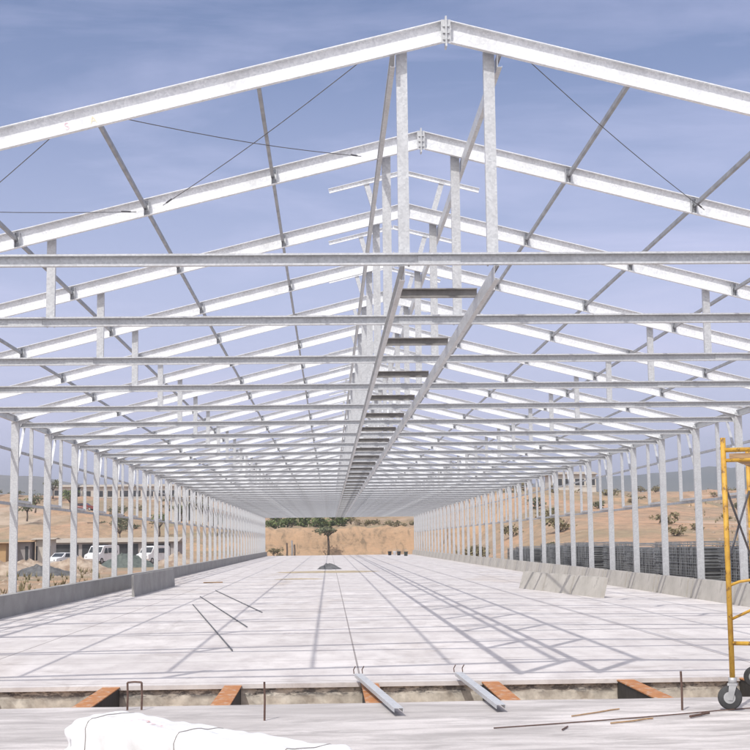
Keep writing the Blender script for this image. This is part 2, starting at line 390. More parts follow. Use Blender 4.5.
# apron sheet with a slightly broken edge
mb = MB(); vs = []; fs = []; nx = 200; ys = [-30, -5, 4, 8, 10, 11.5, 12.5, 13.3, 13.9, 14.3, YA]
for i in range(nx+1):
    x = -30+60*i/nx
    for j, y in enumerate(ys):
        yy = y + (.05*noise.noise((x*.8, 0, 0))+.02*noise.noise((x*5, 2, 0)) if j == len(ys)-1 else 0)
        vs.append((x, yy, .012*noise.noise((x*.4, y*.6, 5))-.008))
    vs.append((x, YA+.02+.02*noise.noise((x*4, 0, 7)), -.6))
m_ = len(ys)+1
for i in range(nx):
    for j in range(m_-1):
        a = i*m_+j; fs.append((a, a+m_, a+m_+1, a+1))
mb.add(vs, fs); struct('concrete_apron', mb.mesh('concrete_apron', M['apron'], fix=False))

# rusty joists bridging the trench
def joist_mesh(side):
    # side +1: open side towards +x, closed by a plate of painted shade
    mb = MB(); w = .2; t = .012; h = .24; a, b = YA-.06, YS+.06
    mb.box(-w/2, w/2, a, b, -.012-t, -.012)
    xo = -side*w/2
    mb.box(min(xo, xo+side*t), max(xo, xo+side*t), a, b, -.012-h, -.013-t)
    mb.box(-w/2, w/2, a, b, -.012-h-t, -.0125-h)
    xi = side*(w/2-.012); mb.box(min(xi, xi-side*.03), max(xi, xi-side*.03), a+.002, b-.002, -.012-h, -.013-t, 1)  # dark plate: shade of the hollow joist put in as colour
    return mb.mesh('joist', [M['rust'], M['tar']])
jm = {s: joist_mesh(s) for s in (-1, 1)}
jx = [(-6.65, 1, 'at the left edge'), (-5.22, 1, 'leftmost, at the left picture edge'), (-3.78, 1, 'behind the left end of the white bundle'),
      (-2.38, 1, 'left of the single upright bar'), (-.80, -1, 'crossed by the left silver channel'), (.60, -1, 'just right of the right silver channel'),
      (2.18, -1, 'beside the upright bar right of centre'), (3.62, -1, 'behind the castor of the yellow scaffold')]
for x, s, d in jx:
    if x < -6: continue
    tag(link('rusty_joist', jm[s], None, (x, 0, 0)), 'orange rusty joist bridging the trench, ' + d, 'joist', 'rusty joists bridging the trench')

# galvanised channels leaning from slab edge onto the apron
def loose_channel(x0, y0, x1, y1, lab):
    o = thing('steel_channel', lab, 'channel', (x1, y1, 0), 0, 'loose channels over the trench')
    A = Vector((x0-x1, y0-y1, .075)); B = Vector((0, 0, .05))
    mb = MB(); d = (B-A).normalized(); u = d.cross(Vector((0, 0, 1))).normalized(); v = u.cross(d)
    sec = [(-.045, -.02), (-.045, .02), (-.041, .02), (-.041, -.016), (.041, -.016), (.041, .02), (.045, .02), (.045, -.02)]
    mb.prism([(a, -b) for a, b in sec], A, B, u, v); link('channel_body', mb.mesh('channel_body', S), o)
    mb = MB()
    for q in (-.05, .05): mb.tube([A+u*q+v*.02-d*.02, A+u*q+v*.06-d*.06, A+u*(q-.02)+v*.10-d*.04], .006, 6)
    link('hook', mb.mesh('hook', M['rebar']), o)
loose_channel(-.93, 16.62, -.62, 13.4, 'silver steel channel lying across the trench, the left one of two, over an orange joist')
loose_channel(.24, 16.62, .36, 13.55, 'silver steel channel lying across the trench, the right one of two')

# upright bars
def stake(x, y, h, lab, two=False):
    mb = MB()
    mb.tube([(0, 0, -.05), (.004, 0, h*.5), (0, .0, h)], .011, 6)
    if two: mb.tube([(0, 0, h), (.07, 0, h+.005), (.14, 0, h)], .010, 6); mb.tube([(.14, 0, -.05), (.145, 0, h*.5), (.14, 0, h)], .011, 6)
    tag(link('upright_bar', mb.mesh('upright_bar', M['rebar']), None, (x, y, 0)), lab, 'steel bar')
stake(-1.87, 13.28, .34, 'thin dark steel bar standing upright in the apron, right of the white bundle top')
stake(2.08, 13.5, .36, 'thin dark steel bar standing upright in the apron, near the castor of the scaffold')
stake(-3.27, 14.25, .26, 'dark steel bar bent into a narrow upside-down U behind the white bundle', True)
# bars and splinters lying on the apron
def lying(name, x0, y0, x1, y1, r, lab, m, cat, grp='bars and splinters lying on the apron', bend=.03):
    A, B = Vector((x0, y0, 0)), Vector((x1, y1, 0)); c = (A+B)/2; mb = MB(); n = 6
    pts = [A.lerp(B, k/n)-c+Vector((bend*math.sin(k*1.9+x0), bend*math.cos(k*1.3+y0), r)) for k in range(n+1)]
    mb.tube(pts, r, 6); tag(link(name, mb.mesh(name, m), None, c), lab, cat, grp)
lying('steel_bar', .15, 12.35, 2.9, 13.55, .006, 'longest thin dark bar lying on the apron, from centre towards the scaffold castor', M['rebar'], 'steel bar')
lying('steel_bar', 2.0, 12.9, 2.24, 13.15, .012, 'short dark bar lying on the apron at the foot of the right upright bar', M['rebar'], 'steel bar', bend=.005)
lying('wood_splinter', .95, 13.1, 1.5, 13.6, .007, 'dark splinter lying on the apron behind the long thin bar', M['wood'], 'splinter', bend=.01)
lying('wood_splinter', 1.2, 12.55, 1.65, 12.85, .008, 'brown splinter lying in front of the long thin bar', M['wood'], 'splinter', bend=.01)
lying('wood_splinter', .72, 12.2, .80, 12.4, .007, 'tiny splinter standing out below the long thin bar', M['rebar'], 'splinter', bend=.0)

# long thin dark strips laid on the slab at the left
for k, (a, b, d) in enumerate((((-4.87, 37.6), (-2.73, 21.5), 'the nearest of the three'), ((-5.18, 43.1), (-2.84, 27.3), 'the middle one of the three'), ((-5.13, 48.3), (-2.82, 32.9), 'the farthest of the three'))):
    mb = MB(); c = Vector(((a[0]+b[0])/2, (a[1]+b[1])/2, 0)); A = Vector((a[0], a[1], .02))-c; B = Vector((b[0], b[1], .02))-c
    mb.bar(A, B, .018, .014)
    tag(link('floor_strip', mb.mesh('floor_strip', M['cable']), None, c), 'thin dark rail lying slantwise on the left of the slab, '+d.replace(' one', ''), 'strip', 'strips lying slantwise on the slab')

# ------------------------------------------------------------------ plinths
mb = MB(); mb.box(-.11, .11, 0, L+1.2, 0, .5)
mb.box(-.13, -.111, .0, L+1.2, .47, .5)
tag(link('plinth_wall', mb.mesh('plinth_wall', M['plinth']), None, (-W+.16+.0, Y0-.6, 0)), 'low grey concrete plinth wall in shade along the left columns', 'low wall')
mb = MB()
sec = [(.0, 0), (.26, 0), (.12, .5), (.03, .5)]
vs = [(-.20+.10*0+a*1.0-.0, y, z) for y in (0, 3.42) for a, z in [(-.02, 0), (.24, 0), (.24, .52), (.07, .52)]]
mb.add(vs, [(0, 1, 2, 3), (7, 6, 5, 4), (0, 4, 5, 1), (1, 5, 6, 2), (2, 6, 7, 3), (3, 7, 4, 0)])
me_pan = mb.mesh('precast_panel', M['panel'])
mb = MB(); vs = [(-.20+a, y, z) for y in (0, .34) for a, z in [(-.01, 0), (.24, 0), (.24, .5), (.08, .5)]]
mb.add(vs, [(0, 1, 2, 3), (7, 6, 5, 4), (0, 4, 5, 1), (1, 5, 6, 2), (2, 6, 7, 3), (3, 7, 4, 0)])
me_blk = mb.mesh('precast_pier', M['panel'])
mb = MB(); mb.add([(a, y, z) for y in (0, 2.78) for a, z in [(-.24, 0), (-.12, 0), (0.02, .55), (-.07, .55)]], [(0, 1, 2, 3), (7, 6, 5, 4), (0, 4, 5, 1), (1, 5, 6, 2), (2, 6, 7, 3), (3, 7, 4, 0)])
me_loose = mb.mesh('loose_panel', M['panel'])
mb = MB(); mb.add([(a, y, z) for y in (0, 10.4) for a, z in [(-.02, 0), (.06, 0), (.02, .66), (-.05, .66)]], [(0, 1, 2, 3), (7, 6, 5, 4), (0, 4, 5, 1), (1, 5, 6, 2), (2, 6, 7, 3), (3, 7, 4, 0)])
me_slab = mb.mesh('leaning_panel', M['plinth'])
LOOSE = [(6.39-.365*k, 38.7+2.93*k, math.radians(7.1)) for k in (2, 1, 0)]
ordn = ['first', 'second', 'third', 'fourth', 'fifth', 'sixth', 'seventh', 'eighth', 'ninth', 'tenth']
for n in range(0, NF-1):
    gy = Y0+n*BAY; x = W-.16
    q = n-5
    lab = 'beige precast panel under the right columns'
    if q < 0: lab += ', hidden beyond the right picture edge'
    elif q < 10: lab += ', %s behind the scaffold post' % ordn[q]
    else: lab += ', far down the row'
    p = tag(link('precast_panel', me_pan, None, (x, gy+.33, 0), random.uniform(-.006, .006)), lab, 'concrete panel', 'far precast panels' if q >= 10 else 'precast panels along the right side')
    lab2 = 'narrow beige block at a right column foot' + (', far down the row' if q >= 10 else (', %s behind the scaffold post' % ordn[q] if q >= 0 else ', beyond the right picture edge'))
    tag(link('concrete_block', me_blk, None, (x, gy-.11, 0)), lab2, 'concrete block', 'far column foot blocks' if q >= 10 else 'blocks at the right column feet')

for k, (x, y, a) in enumerate(LOOSE):
    tag(link('precast_panel', me_loose, None, (x, y, 0), a), ('loose beige panel standing inside the right row, %s of three' % ('farthest', 'middle', 'nearest')[k]), 'concrete panel', 'loose panels standing inside the right row')
tag(link('precast_panel', me_slab, None, (-7.32, 43.9, 0), math.radians(-.6)), 'loose grey panel standing just inside the left plinth wall', 'concrete panel')

# ------------------------------------------------------------------ white wrapped bundle
def bundle():
    o = thing('wrapped_bundle', 'long white plastic-wrapped bundle lying on the concrete apron at lower left', 'bundle', (-2.19, 10.36, 0), math.radians(-49.5))
    ln, wd, ht = 3.05, .50, .30
    bm = bmesh.new(); nx, ny, nz = 90, 24, 6
    grid = {}
    def P(u, v, w):
        x = (u-.5)*ln; y = (v-.5)*wd; z = w*ht
        ex = abs(u-.5)*2; ey = abs(v-.5)*2
        # rounded edges and sagging ends
        k = max(0, 1-(1-ex)*8); z *= 1-.35*k*k
        y *= 1-.10*k*k
        z *= 1-.22*max(0, (ey-.72)/.28)**2*(1 if w > .5 else 0)
        nv = noise.noise((x*2.2, y*3, z*3)); nv2 = noise.noise((x*7+y*5, y*9, z*6+4)); fold = abs(noise.noise((x*1.2+y*2.3, y*1.2, 9)))
        s = .018*nv+.012*nv2+.03*k*nv2
        x += s*(1 if u > .5 else -1)*(1+4*k*(ex > .97)); y += s*(1 if v > .5 else -1)
        if w > 0: z += .010*nv+.012*nv2-.03*fold
        return (x, y, max(z, .003))
    mb = MB()
    def face(fn, a, b):
        o_ = len(mb.v)
        for i in range(a+1):
            for j in range(b+1): mb.v.append(fn(i/a, j/b))
        for i in range(a):
            for j in range(b):
                q = o_+i*(b+1)+j; mb.f.append((q, q+b+1, q+b+2, q+1)); mb.m.append(0)
    face(lambda i, j: P(i, j, 1), nx, ny); face(lambda i, j: P(i, j, 0), nx, ny)
    for c in (0, 1): face(lambda i, j, c=c: P(i, c, j), nx, nz); face(lambda i, j, c=c: P(c, i, j), ny, nz)
    me = mb.mesh('wrapping', M['wrap'], True)
    bm = bmesh.new(); bm.from_mesh(me); bmesh.ops.remove_doubles(bm, verts=bm.verts, dist=.0015); bmesh.ops.recalc_face_normals(bm, faces=bm.faces); bm.to_mesh(me); bm.free()
    link('wrapping', me, o)
    m4 = MB()
    for k, (a, b, l2) in enumerate(((-0.80, -0.04, .07), (-0.84, -0.11, .06), (-0.68, -0.06, .12), (-0.54, -0.09, .10), (-0.38, -0.11, .05), (-0.30, -0.12, .03))):
        q = []
        for t in range(6):
            for e in (0, 1):
                xx = a+l2*t/5; yy = b-.03*math.sin(t*1.1+k)+e*.014; uu = xx/ln+.5; vv = yy/wd+.5
                p = P(uu, vv, 1); q.append((p[0], p[1], p[2]+.007))
        m4.add(q, [(2*t, 2*t+2, 2*t+3, 2*t+1) for t in range(5)])
    link('red_print', m4.mesh('red_print', M['redprint']), o)
    for u in (.11, .5, .9):
        pts = [Vector(P(u, 0, w/4)) for w in range(5)]+[Vector(P(u, v/16, 1)) for v in range(17)]+[Vector(P(u, 1, 1-w/4)) for w in range(5)]
        m2 = MB(); c = Vector(((u-.5)*ln, 0, .12))
        m2.tube([p+(p-c).normalized()*.004 for p in pts], .0035, 5); link('strap', m2.mesh('strap', M['strap']), o)
    # loose flap of film at the left end
    m3 = MB(); vs = []; fs = []
    for i in range(14):
        for j in range(9):
            x = -ln/2-.10*(j/8)+.05; y = -wd*.42+wd*.84*i/13
            z = .16*(1-j/8)**1.4+.02+.05*abs(noise.noise((y*5, j*.5, 2)))
            vs.append((x+.03*noise.noise((y*6, j, 0)), y*(1-.25*j/8), z))
    for i in range(13):
        for j in range(8): a = i*9+j; fs.append((a, a+1, a+10, a+9))
    m3.add(vs, fs); fl = link('film_flap', m3.mesh('film_flap', M['wrap'], True), o)
    md = fl.modifiers.new('thick', 'SOLIDIFY'); md.thickness = .006
bundle()

# ------------------------------------------------------------------ scaffold
def scaffold():
    o = thing('rolling_scaffold', 'yellow tubular scaffold frame on a black castor at the right edge', 'scaffold', (2.56, 13.45, 0), math.radians(-23))
    H = 2.58; r = .026; wd = 1.5
    def pc(name, pts, rr=r, m='yellow', par=o, n=10):
        mb = MB(); mb.tube(pts, rr, n); return link(name, mb.mesh(name, M[m], True), par)
    for dy in (0, 2.1):
        for x in (0, wd):
            p = pc('upright', [(x, dy, .27), (x, dy, H)])
            mb = MB(); mb.tube([(x, dy, .245), (x, dy, .30)], .04, 10); link('collar', mb.mesh('collar', M['castor'], True), p)
        pc('ledger', [(0, dy, .62), (wd, dy, .62)], .02)
        pc('ledger', [(0, dy, H-.12), (wd, dy, H-.12)], .022)
        pc('ledger', [(.0, dy, H-.22), (wd, dy, H-.22)], .018)
        pc('inner_upright', [(.30, dy, H-.22), (.30, dy, H-1.35)], .018)
        pc('inner_upright', [(wd-.22, dy, H-.22), (wd-.22, dy, H-1.35)], .018)
        pc('brace_stay', [(0, dy, .84), (.26, dy, .96), (.42, dy, 1.02)], .014)
        pc('brace_stay', [(0, dy, H-1.42), (.10, dy, H-1.38), (.30, dy, H-1.35)], .014)
        for x in (0, wd):
            cs = link('castor', None, o, (x, dy, 0))
            bpy.data.objects.remove(cs)
            mb = MB(); mb.box(x-.045, x+.045, dy-.04, dy+.04, .225, .247)
            for s in (-1, 1): mb.add([(x-.03, dy+s*.034, .23), (x+.04, dy+s*.034, .23), (x+.0, dy+s*.034, .09), (x-.045, dy+s*.034, .09), (x-.03, dy+s*.04, .23), (x+.04, dy+s*.04, .23), (x+.0, dy+s*.04, .09), (x-.045, dy+s*.04, .09)], [(0, 1, 2, 3), (7, 6, 5, 4), (0, 4, 5, 1), (1, 5, 6, 2), (2, 6, 7, 3), (3, 7, 4, 0)])
            fk = link('castor_fork', mb.mesh('castor_fork', M['castor']), o)
            mb = MB(); cxx = x-.05; mb.tube([(cxx+.02, dy-.028, .112), (cxx+.02, dy-.022, .112), (cxx+.02, dy+.022, .112), (cxx+.02, dy+.028, .112)], [.095, .112, .112, .095], 28)
            link('castor_wheel', mb.mesh('castor_wheel', M['rubber'], True), fk)
            mb = MB(); mb.tube([(cxx+.02, dy-.031, .112), (cxx+.02, dy+.031, .112)], .055, 18); link('wheel_hub', mb.mesh('wheel_hub', M['castor']), fk)
    pc('cross_brace', [(0, 0, H-.45), (0, 2.1, H-1.2)], .012, 'cable'); pc('cross_brace', [(0, 2.1, H-.45), (0, 0, H-1.2)], .012, 'cable')
    # worn boards on the top
    b = tag(link('scaffold_board', None), 'x')
    bpy.data.objects.remove(b)
    for k in range(3):
        mb = MB(); y = .16+k*.62; mb.box(.0+.035, wd+.1, y, y+.5, H-.197, H-.145)
        bd = tag(link('scaffold_board', mb.mesh('scaffold_board', M['wood']), None, (2.56, 13.45, 0), math.radians(-23)), ('worn brown board on top of the yellow scaffold, ' + ('the front one', 'the middle one', 'the rear one')[k]), 'board', 'boards on the scaffold')
scaffold()

# ------------------------------------------------------------------ terrain
def sm(a, b, x):
    t = min(1, max(0, (x-a)/(b-a))); return t*t*(3-2*t)
def gz(x, y):
    r = max(y, 1.0); px = (x-CX)/r*1402+328 if y > 20 else 330
    zl = 9.3*sm(158, 245, y)+sm(300, 1200, y)*14
    zr = 10.2*sm(75, 255, y)**.9+sm(300, 1200, y)*18
    zc = 3.75*sm(178, 180.6, y)+4.5*sm(196, 260, y)+sm(300, 1200, y)*16
    wl = 1-sm(215, 262, px); wr = sm(425, 470, px)
    z = zc*(1-wl-wr)+zl*wl+zr*wr if wl+wr <= 1 else zl*wl+zr*wr
    if y < YE+5: z *= sm(11, 24, abs(x))
    far = sm(60, 200, y); lat = sm(12, 30, abs(x))
    nz = noise.noise((x*.03, y*.02, 0))*2.2*far*sm(0.1, 4, abs(z)) + noise.noise((x*.15, y*.12, 4))*.35*max(far, lat*.5)
    if 175 < y < 400: nz += .6*noise.noise((x*.3, y*.2, 8))+.35*noise.noise((x*.9, y*.5, 3))+1.1*(sm(.45, .55, (z/2.4) % 1)-(z/2.4) % 1)*(z > .5)
    cen = (1-wl-wr) if wl+wr <= 1 else 0
    fine = .55*noise.noise((x*.25, y*.1, 1))+.4*noise.noise((x*.8, y*.4, 2))+.25*noise.noise((x*2.0, y*1.1, 6))
    nz = nz*(1-cen)+fine*cen*sm(177, 180, y)
    return -.36+z+nz*(sm(11, 20, abs(x)) if y < YE+5 else 1)
mb = MB()
xs = [-2600, -1800, -1200, -800, -550, -400, -300, -230, -180, -150]+[-130+i*2.6 for i in range(44)]+[-16+i*.6 for i in range(54)]+[17+i*2.6 for i in range(45)]+[150, 180, 230, 300, 400, 550, 800, 1200, 1800, 2600]
ys = [-900, -400, -150, -60, -20, 0, 12]+[20+i*3.0 for i in range(51)]+[172+i*.6 for i in range(36)]+[195+i*4 for i in range(30)]+[320, 350, 400, 470, 560, 680, 850, 1050, 1350, 1700, 2200, 3000, 3900]
vs = [(x, y, gz(x, y)) for x in xs for y in ys]; ny = len(ys)
fs = [(i*ny+j, (i+1)*ny+j, (i+1)*ny+j+1, i*ny+j+1) for i in range(len(xs)-1) for j in range(ny-1)]
mb.add(vs, fs); struct('ground', mb.mesh('ground', M['ground'], True, fix=False))
def hill(yc, depth, prof, lo=-1100, hi=1100, n=150, seed=0):
    mb = MB(); vs = []; m = 16
    for i in range(n+1):
        x = lo+(hi-lo)*i/n; h = prof(x)
        for j in range(m+1):
            t = j/m; y = yc-depth*.5+depth*t
            s = math.sin(PI*min(1, t*1.15)) if t < .87 else math.sin(PI)
            s = math.sin(PI*t)**.8
            z = 8+h*s*(1+.18*noise.noise((x*.006, y*.006, seed)))+6*noise.noise((x*.02, y*.02, seed))*s
            vs.append((x, y, z))
    mb.add(vs, [(i*(m+1)+j, (i+1)*(m+1)+j, (i+1)*(m+1)+j+1, i*(m+1)+j+1) for i in range(n) for j in range(m)])
    struct('hills', mb.mesh('hills', M['hill'], True, fix=False))
hill(1650, 700, lambda x: 52+14*noise.noise((x*.004, 0, 1))+(22 if x > 0 else 20)*sm(100, 500, abs(x)))
hill(2500, 800, lambda x: 88+26*noise.noise((x*.0025, 4, 1)), -1900, 1900, 200, 5)

# ------------------------------------------------------------------ vegetation
def foliage(rx, ry, rz, n, ls, seed, flat=0.0, lobes=9):
    rnd = random.Random(seed); mb = MB()
    cs = []
    for k in range(lobes):
        a = rnd.uniform(0, 2*PI); q = rnd.uniform(.15, .75)
        cs.append((Vector((math.cos(a)*q*rx, math.sin(a)*q*ry, rnd.uniform(-.5, .5)*rz*(1-flat*.4))), rnd.uniform(.3, .6)))
    for i in range(n):
        c, cr = rnd.choice(cs)
        d = Vector((rnd.gauss(0, 1), rnd.gauss(0, 1), rnd.gauss(0, 1))).normalized()*(rnd.random()**.45)*cr
        p = c+Vector((d.x*rx, d.y*ry, d.z*rz))
        s = ls*rnd.uniform(.6, 1.4); u = Vector((rnd.gauss(0, 1), rnd.gauss(0, 1), rnd.gauss(0, .6))).normalized(); w = u.cross(Vector((rnd.gauss(0, 1), rnd.gauss(0, 1), rnd.gauss(0, 1)))).normalized()
        mb.add([p-u*s, p+w*s*.55, p+u*s, p-w*s*.55], [(0, 1, 2, 3)])
    return mb
def tree(x, y, h, cr, ch, label, name='tree', leaf='leaf_o', seed=1, n=900, flat=0, group=None, trunk_r=.14):
    z = gz(x, y)-.05; rnd = random.Random(seed)
    o = thing(name, label, 'tree', (x, y, z), 0, group)
    mb = MB(); top = h-ch
    mb.tube([(0, 0, 0), (.06, .03, top*.5), (.0, .05, top)], [trunk_r, trunk_r*.8, trunk_r*.65], 8)
    for k in range(7):
        a = 2*PI*k/7+rnd.uniform(-.3, .3); q = cr*rnd.uniform(.45, .8)
        mb.tube([(0, .05, top-.05), (math.cos(a)*q*.45, math.sin(a)*q*.45, top+ch*.35), (math.cos(a)*q, math.sin(a)*q, top+ch*.62)], [trunk_r*.5, trunk_r*.3, trunk_r*.1], 6)
    link('trunk', mb.mesh('trunk', M['bark'], True), o)
    f = foliage(cr, cr, ch*.55, n, cr*.085, seed, flat)
    link('crown', f.mesh('crown', M[leaf], fix=False), o, (0, 0, top+ch*.55))
def shrub(x, y, w, h, label, leaf='leaf_g', seed=1, group=None, n=420):
    z = gz(x, y)-.05
    o = thing('shrub', label, 'shrub', (x, y, z), 0, group); rnd = random.Random(seed)
    mb = MB()
    for k in range(5):
        a = rnd.uniform(0, 2*PI); mb.tube([(0, 0, 0), (math.cos(a)*w*.2, math.sin(a)*w*.2, h*.4), (math.cos(a)*w*.32, math.sin(a)*w*.32, h*.75)], [.05, .035, .012], 5)
    link('stem', mb.mesh('stem', M['bark']), o)
    link('leaves', foliage(w*.6, w*.55, h*.55, n, w*.07, seed).mesh('leaves', M[leaf], fix=False), o, (0, 0, h*.55))
def X(px, y): return CX+(px-328)/1402*y
tree(X(327, 176), 176, 3.9, 1.9, 1.2, 'small flat-crowned tree with forked trunk before the orange bank at the far end', 'umbrella_tree', 'leaf_o', 3, 520, .6, trunk_r=.17)
rs = random.Random(4)
for k in range(11):
    px = 270+k*7.2+rs.uniform(-2, 2); y = 183+rs.uniform(0, 6)
    shrub(X(px, y), y, rs.uniform(1.5, 2.6), rs.uniform(1.2, 2.2), 'bushy green shrub in the hedge-like row on top of the orange bank', 'leaf_g', 20+k, 'green shrubs along the top of the bank')
for k in range(9):
    px = 350+k*7.5; y = 184+rs.uniform(0, 12)
    shrub(X(px, y), y, rs.uniform(1.0, 1.9), rs.uniform(.7, 1.3), 'low dry brown bush on top of the right part of the orange bank', 'leaf_d', 50+k, 'dry bushes along the top of the bank', 260)
shrub(X(275, 172), 172, 1.6, 1.3, 'low dark shrub at the foot of the bank beside the left end column', 'leaf_d', 88)
for k, (px, y, h) in enumerate(((30, 205, 3.4), (38, 212, 3.2), (55, 230, 3.5), (72, 215, 3.6), (121, 178, 3.6), (118, 198, 3), (160, 190, 3.4), (204, 205, 3.5), (215, 190, 3.2), (182, 205, 3.1))):
    tree(X(px, y), y, h, h*.48, h*.62, 'round olive tree on the slope left of the hall', 'olive_tree', 'leaf_o' if k % 3 else 'leaf_g', 100+k, 520, 0, 'olive trees on the left slope')
for k in range(46):
    px = rs.uniform(440, 770); y = rs.uniform(120, 290); w = rs.uniform(1.2, 3.2)
    shrub(X(px, y), y, w, w*.55, 'dry scrub bush on the bare slope right of the hall', rs.choice(['leaf_o', 'leaf_d', 'leaf_d']), 200+k, 'scrub bushes on the right slope', 200)
for k in range(18):
    px = rs.uniform(-30, 225); y = rs.uniform(175, 245); w = rs.uniform(1.0, 2.4)
    shrub(X(px, y), y, w, w*.55, 'dry scrub bush on the earth slope left of the hall', rs.choice(['leaf_o', 'leaf_d']), 300+k, 'scrub bushes on the left slope', 200)

# stones, clods and dry tufts
def litter(name, n, regions, fn, m):
    rnd = random.Random(77); mb = MB()
    for i in range(n):
        x0, x1, y0, y1 = regions[i % len(regions)]; y = y0+(y1-y0)*rnd.random()**1.3; x = rnd.uniform(x0, x1)*(1 if y < 60 else y/60)
        fn(mb, rnd, x, y, gz(x, y))
    tag(link(name, mb.mesh(name, m, fix=False)), kind='stuff')
def stone(mb, rnd, x, y, z):
    s = rnd.uniform(.05, .22)*(1 if y < 90 else 1.6); p = [(rnd.uniform(.7, 1.2)*s*dx, rnd.uniform(.7, 1.2)*s*dy, rnd.uniform(.4, .8)*s*dz) for dx, dy, dz in ((1, 0, 0), (0, 1, 0), (-1, 0, 0), (0, -1, 0), (0, 0, 1), (0, 0, -1))]
    mb.add([(x+a, y+b, z+c) for a, b, c in p], [(0, 1, 4), (1, 2, 4), (2, 3, 4), (3, 0, 4), (1, 0, 5), (2, 1, 5), (3, 2, 5), (0, 3, 5)])
def tuft(mb, rnd, x, y, z):
    for k in range(5):
        a = rnd.uniform(0, 2*PI); h = rnd.uniform(.15, .45); w_ = .05; dx, dy = math.cos(a)*.15, math.sin(a)*.15
        mb.add([(x-w_*math.sin(a), y+w_*math.cos(a), z-.03), (x+w_*math.sin(a), y-w_*math.cos(a), z-.03), (x+dx, y+dy, z+h)], [(0, 1, 2)])
RG = [(-30, -10.2, 22, 170), (15, 45, 22, 240)]
litter('scattered_stones', 2600, RG, stone, M['rock']); litter('dry_grass', 2600, RG, tuft, M['leaf_d'])

# ------------------------------------------------------------------ wire stacks right of the hall
def mesh_stack():
    o = thing('wire_mesh_stack', '-', 'mesh stack', (0, 0, 0), 0, 'stacks of wire mesh right of the hall')
    ln, wd, ht = 5.9, 2.2, 1.78; rnd = random.Random(9)
    mb = MB(); mb.box(-wd/2+.15, wd/2-.15, .15, ln-.15, .12, ht-.18); link('inner_sheets', mb.mesh('inner_sheets', M['meshd']), o)
    mb = MB()
    for k in range(17):
        z = .14+k*.098; dx = rnd.uniform(-.04, .04); dy = rnd.uniform(-.06, .06)
        for x in (-wd/2, wd/2): mb.bar((x+dx, dy, z), (x+dx, ln+dy, z+rnd.uniform(-.02, .02)), .022)
        for y in (0, ln): mb.bar((-wd/2+dx, y+dy, z), (wd/2+dx, y+dy, z), .022)
    for k in range(29):
        for x in (-wd/2-.03, wd/2+.03): mb.bar((x+rnd.uniform(-.01, .01), k*.2, .08), (x+rnd.uniform(-.03, .03), k*.2+rnd.uniform(-.04, .04), ht+rnd.uniform(-.05, .04)), .018)
    for k in range(29): mb.bar((-wd/2, k*.2, ht), (wd/2, k*.2, ht+rnd.uniform(-.03, .03)), .016)
    for k in range(10): mb.bar((-wd/2+k*wd/9, 0, ht+.01), (-wd/2+k*wd/9, ln, ht+.01), .016)
    link('wire_panels', mb.mesh('wire_panels', M['mesh']), o)
    for y in (.6, 2.8, 5.0):
        mb = MB(); mb.box(-wd/2, wd/2, y-.05, y+.05, 0, .12); link('bearer', mb.mesh('bearer', M['wood']), o)
    return o
st = mesh_stack()
for k in range(10):
    y = 32+k*6.3; x = 11.8+.25*math.sin(k*2.1)
    lab = 'dark grey stack of wire mesh sheets behind the right columns, ' + ('%s from the yellow scaffold' % ordn[k] if k else 'nearest to the yellow scaffold')
    if k == 0: st.location = (x, y, -.36); st['label'] = lab
    else: dup(st, (x, y, -.36), random.uniform(-.05, .05), lab).scale = (1, 1, (1, .93, 1.02, .88, .97, 1.0, .9, .95, .86, .78)[k])

# ------------------------------------------------------------------ far buildings and vehicles at the left
def building(name, label, px0, px1, y, dep, h, wall, roof, wins=0, z=None, openings=None, roofh=.6):
    x0, x1 = X(px0, y), X(px1, y); zz = gz((x0+x1)/2, y)-.3 if z is None else z
    o = thing(name, label, 'building', ((x0+x1)/2, y, zz)); w = (x1-x0)/2
    mb = MB(); mb.box(-w, w, 0, dep, 0, h); link('wall', mb.mesh('wall', M[wall]), o)
    mb = MB(); mb.add([(-w-.4, -.5, h+.003), (w+.4, -.5, h+.003), (w+.4, dep+.5, h+.003), (-w-.4, dep+.5, h+.003), (-w-.4, dep/2, h+roofh), (w+.4, dep/2, h+roofh)],
                      [(0, 1, 5, 4), (2, 3, 4, 5), (1, 2, 5), (3, 0, 4), (3, 2, 1, 0)]); link('roof', mb.mesh('roof', M[roof]), o)
    for k in range(wins):
        cx = -w+(k+.5)*2*w/wins; mb = MB(); mb.box(cx-.75, cx+.75, -.03, .1, h*.45, h*.78)
        wn = link('window', mb.mesh('window', M['dark']), o)
        mb = MB(); mb.box(cx-.85, cx+.85, -.10, -.032, h*.40, h*.445); link('sill', mb.mesh('sill', M['render']), wn)
    for a, b, z0, z1, kind in (openings or []):
        mb = MB(); mb.box(-w+a*2*w, -w+b*2*w, -.04, .1, z0, z1); link(kind, mb.mesh(kind, M['dark']), o)
    return o
building('farm_building', 'long pale farm building with a row of dark windows on the slope at left', 82, 205, 262, 9, 3.4, 'render', 'roof_tan', 10)
building('barn', 'second low pale building half hidden among trees left of the long windowed one', 56, 74, 258, 8, 2.8, 'render', 'roof_tan', 2)
building('open_shed', 'low open-fronted shed with a dark interior and long tan roof behind the white vans', 54, 176, 152, 8, 2.3, 'grey_wall', 'roof_tan', 0, -.5,
         [(.03, .22, .3, 2.1, 'opening'), (.25, .46, .3, 2.1, 'opening'), (.49, .70, .3, 2.1, 'opening'), (.74, .96, .3, 2.1, 'opening')], .5)
building('site_hut', 'grey site hut with a dark door in front of the shed at far left', 18, 33, 130, 2.4, 2.3, 'grey_wall', 'ochre', 0, -.4, [(.72, .92, .0, 1.9, 'door')], .15)
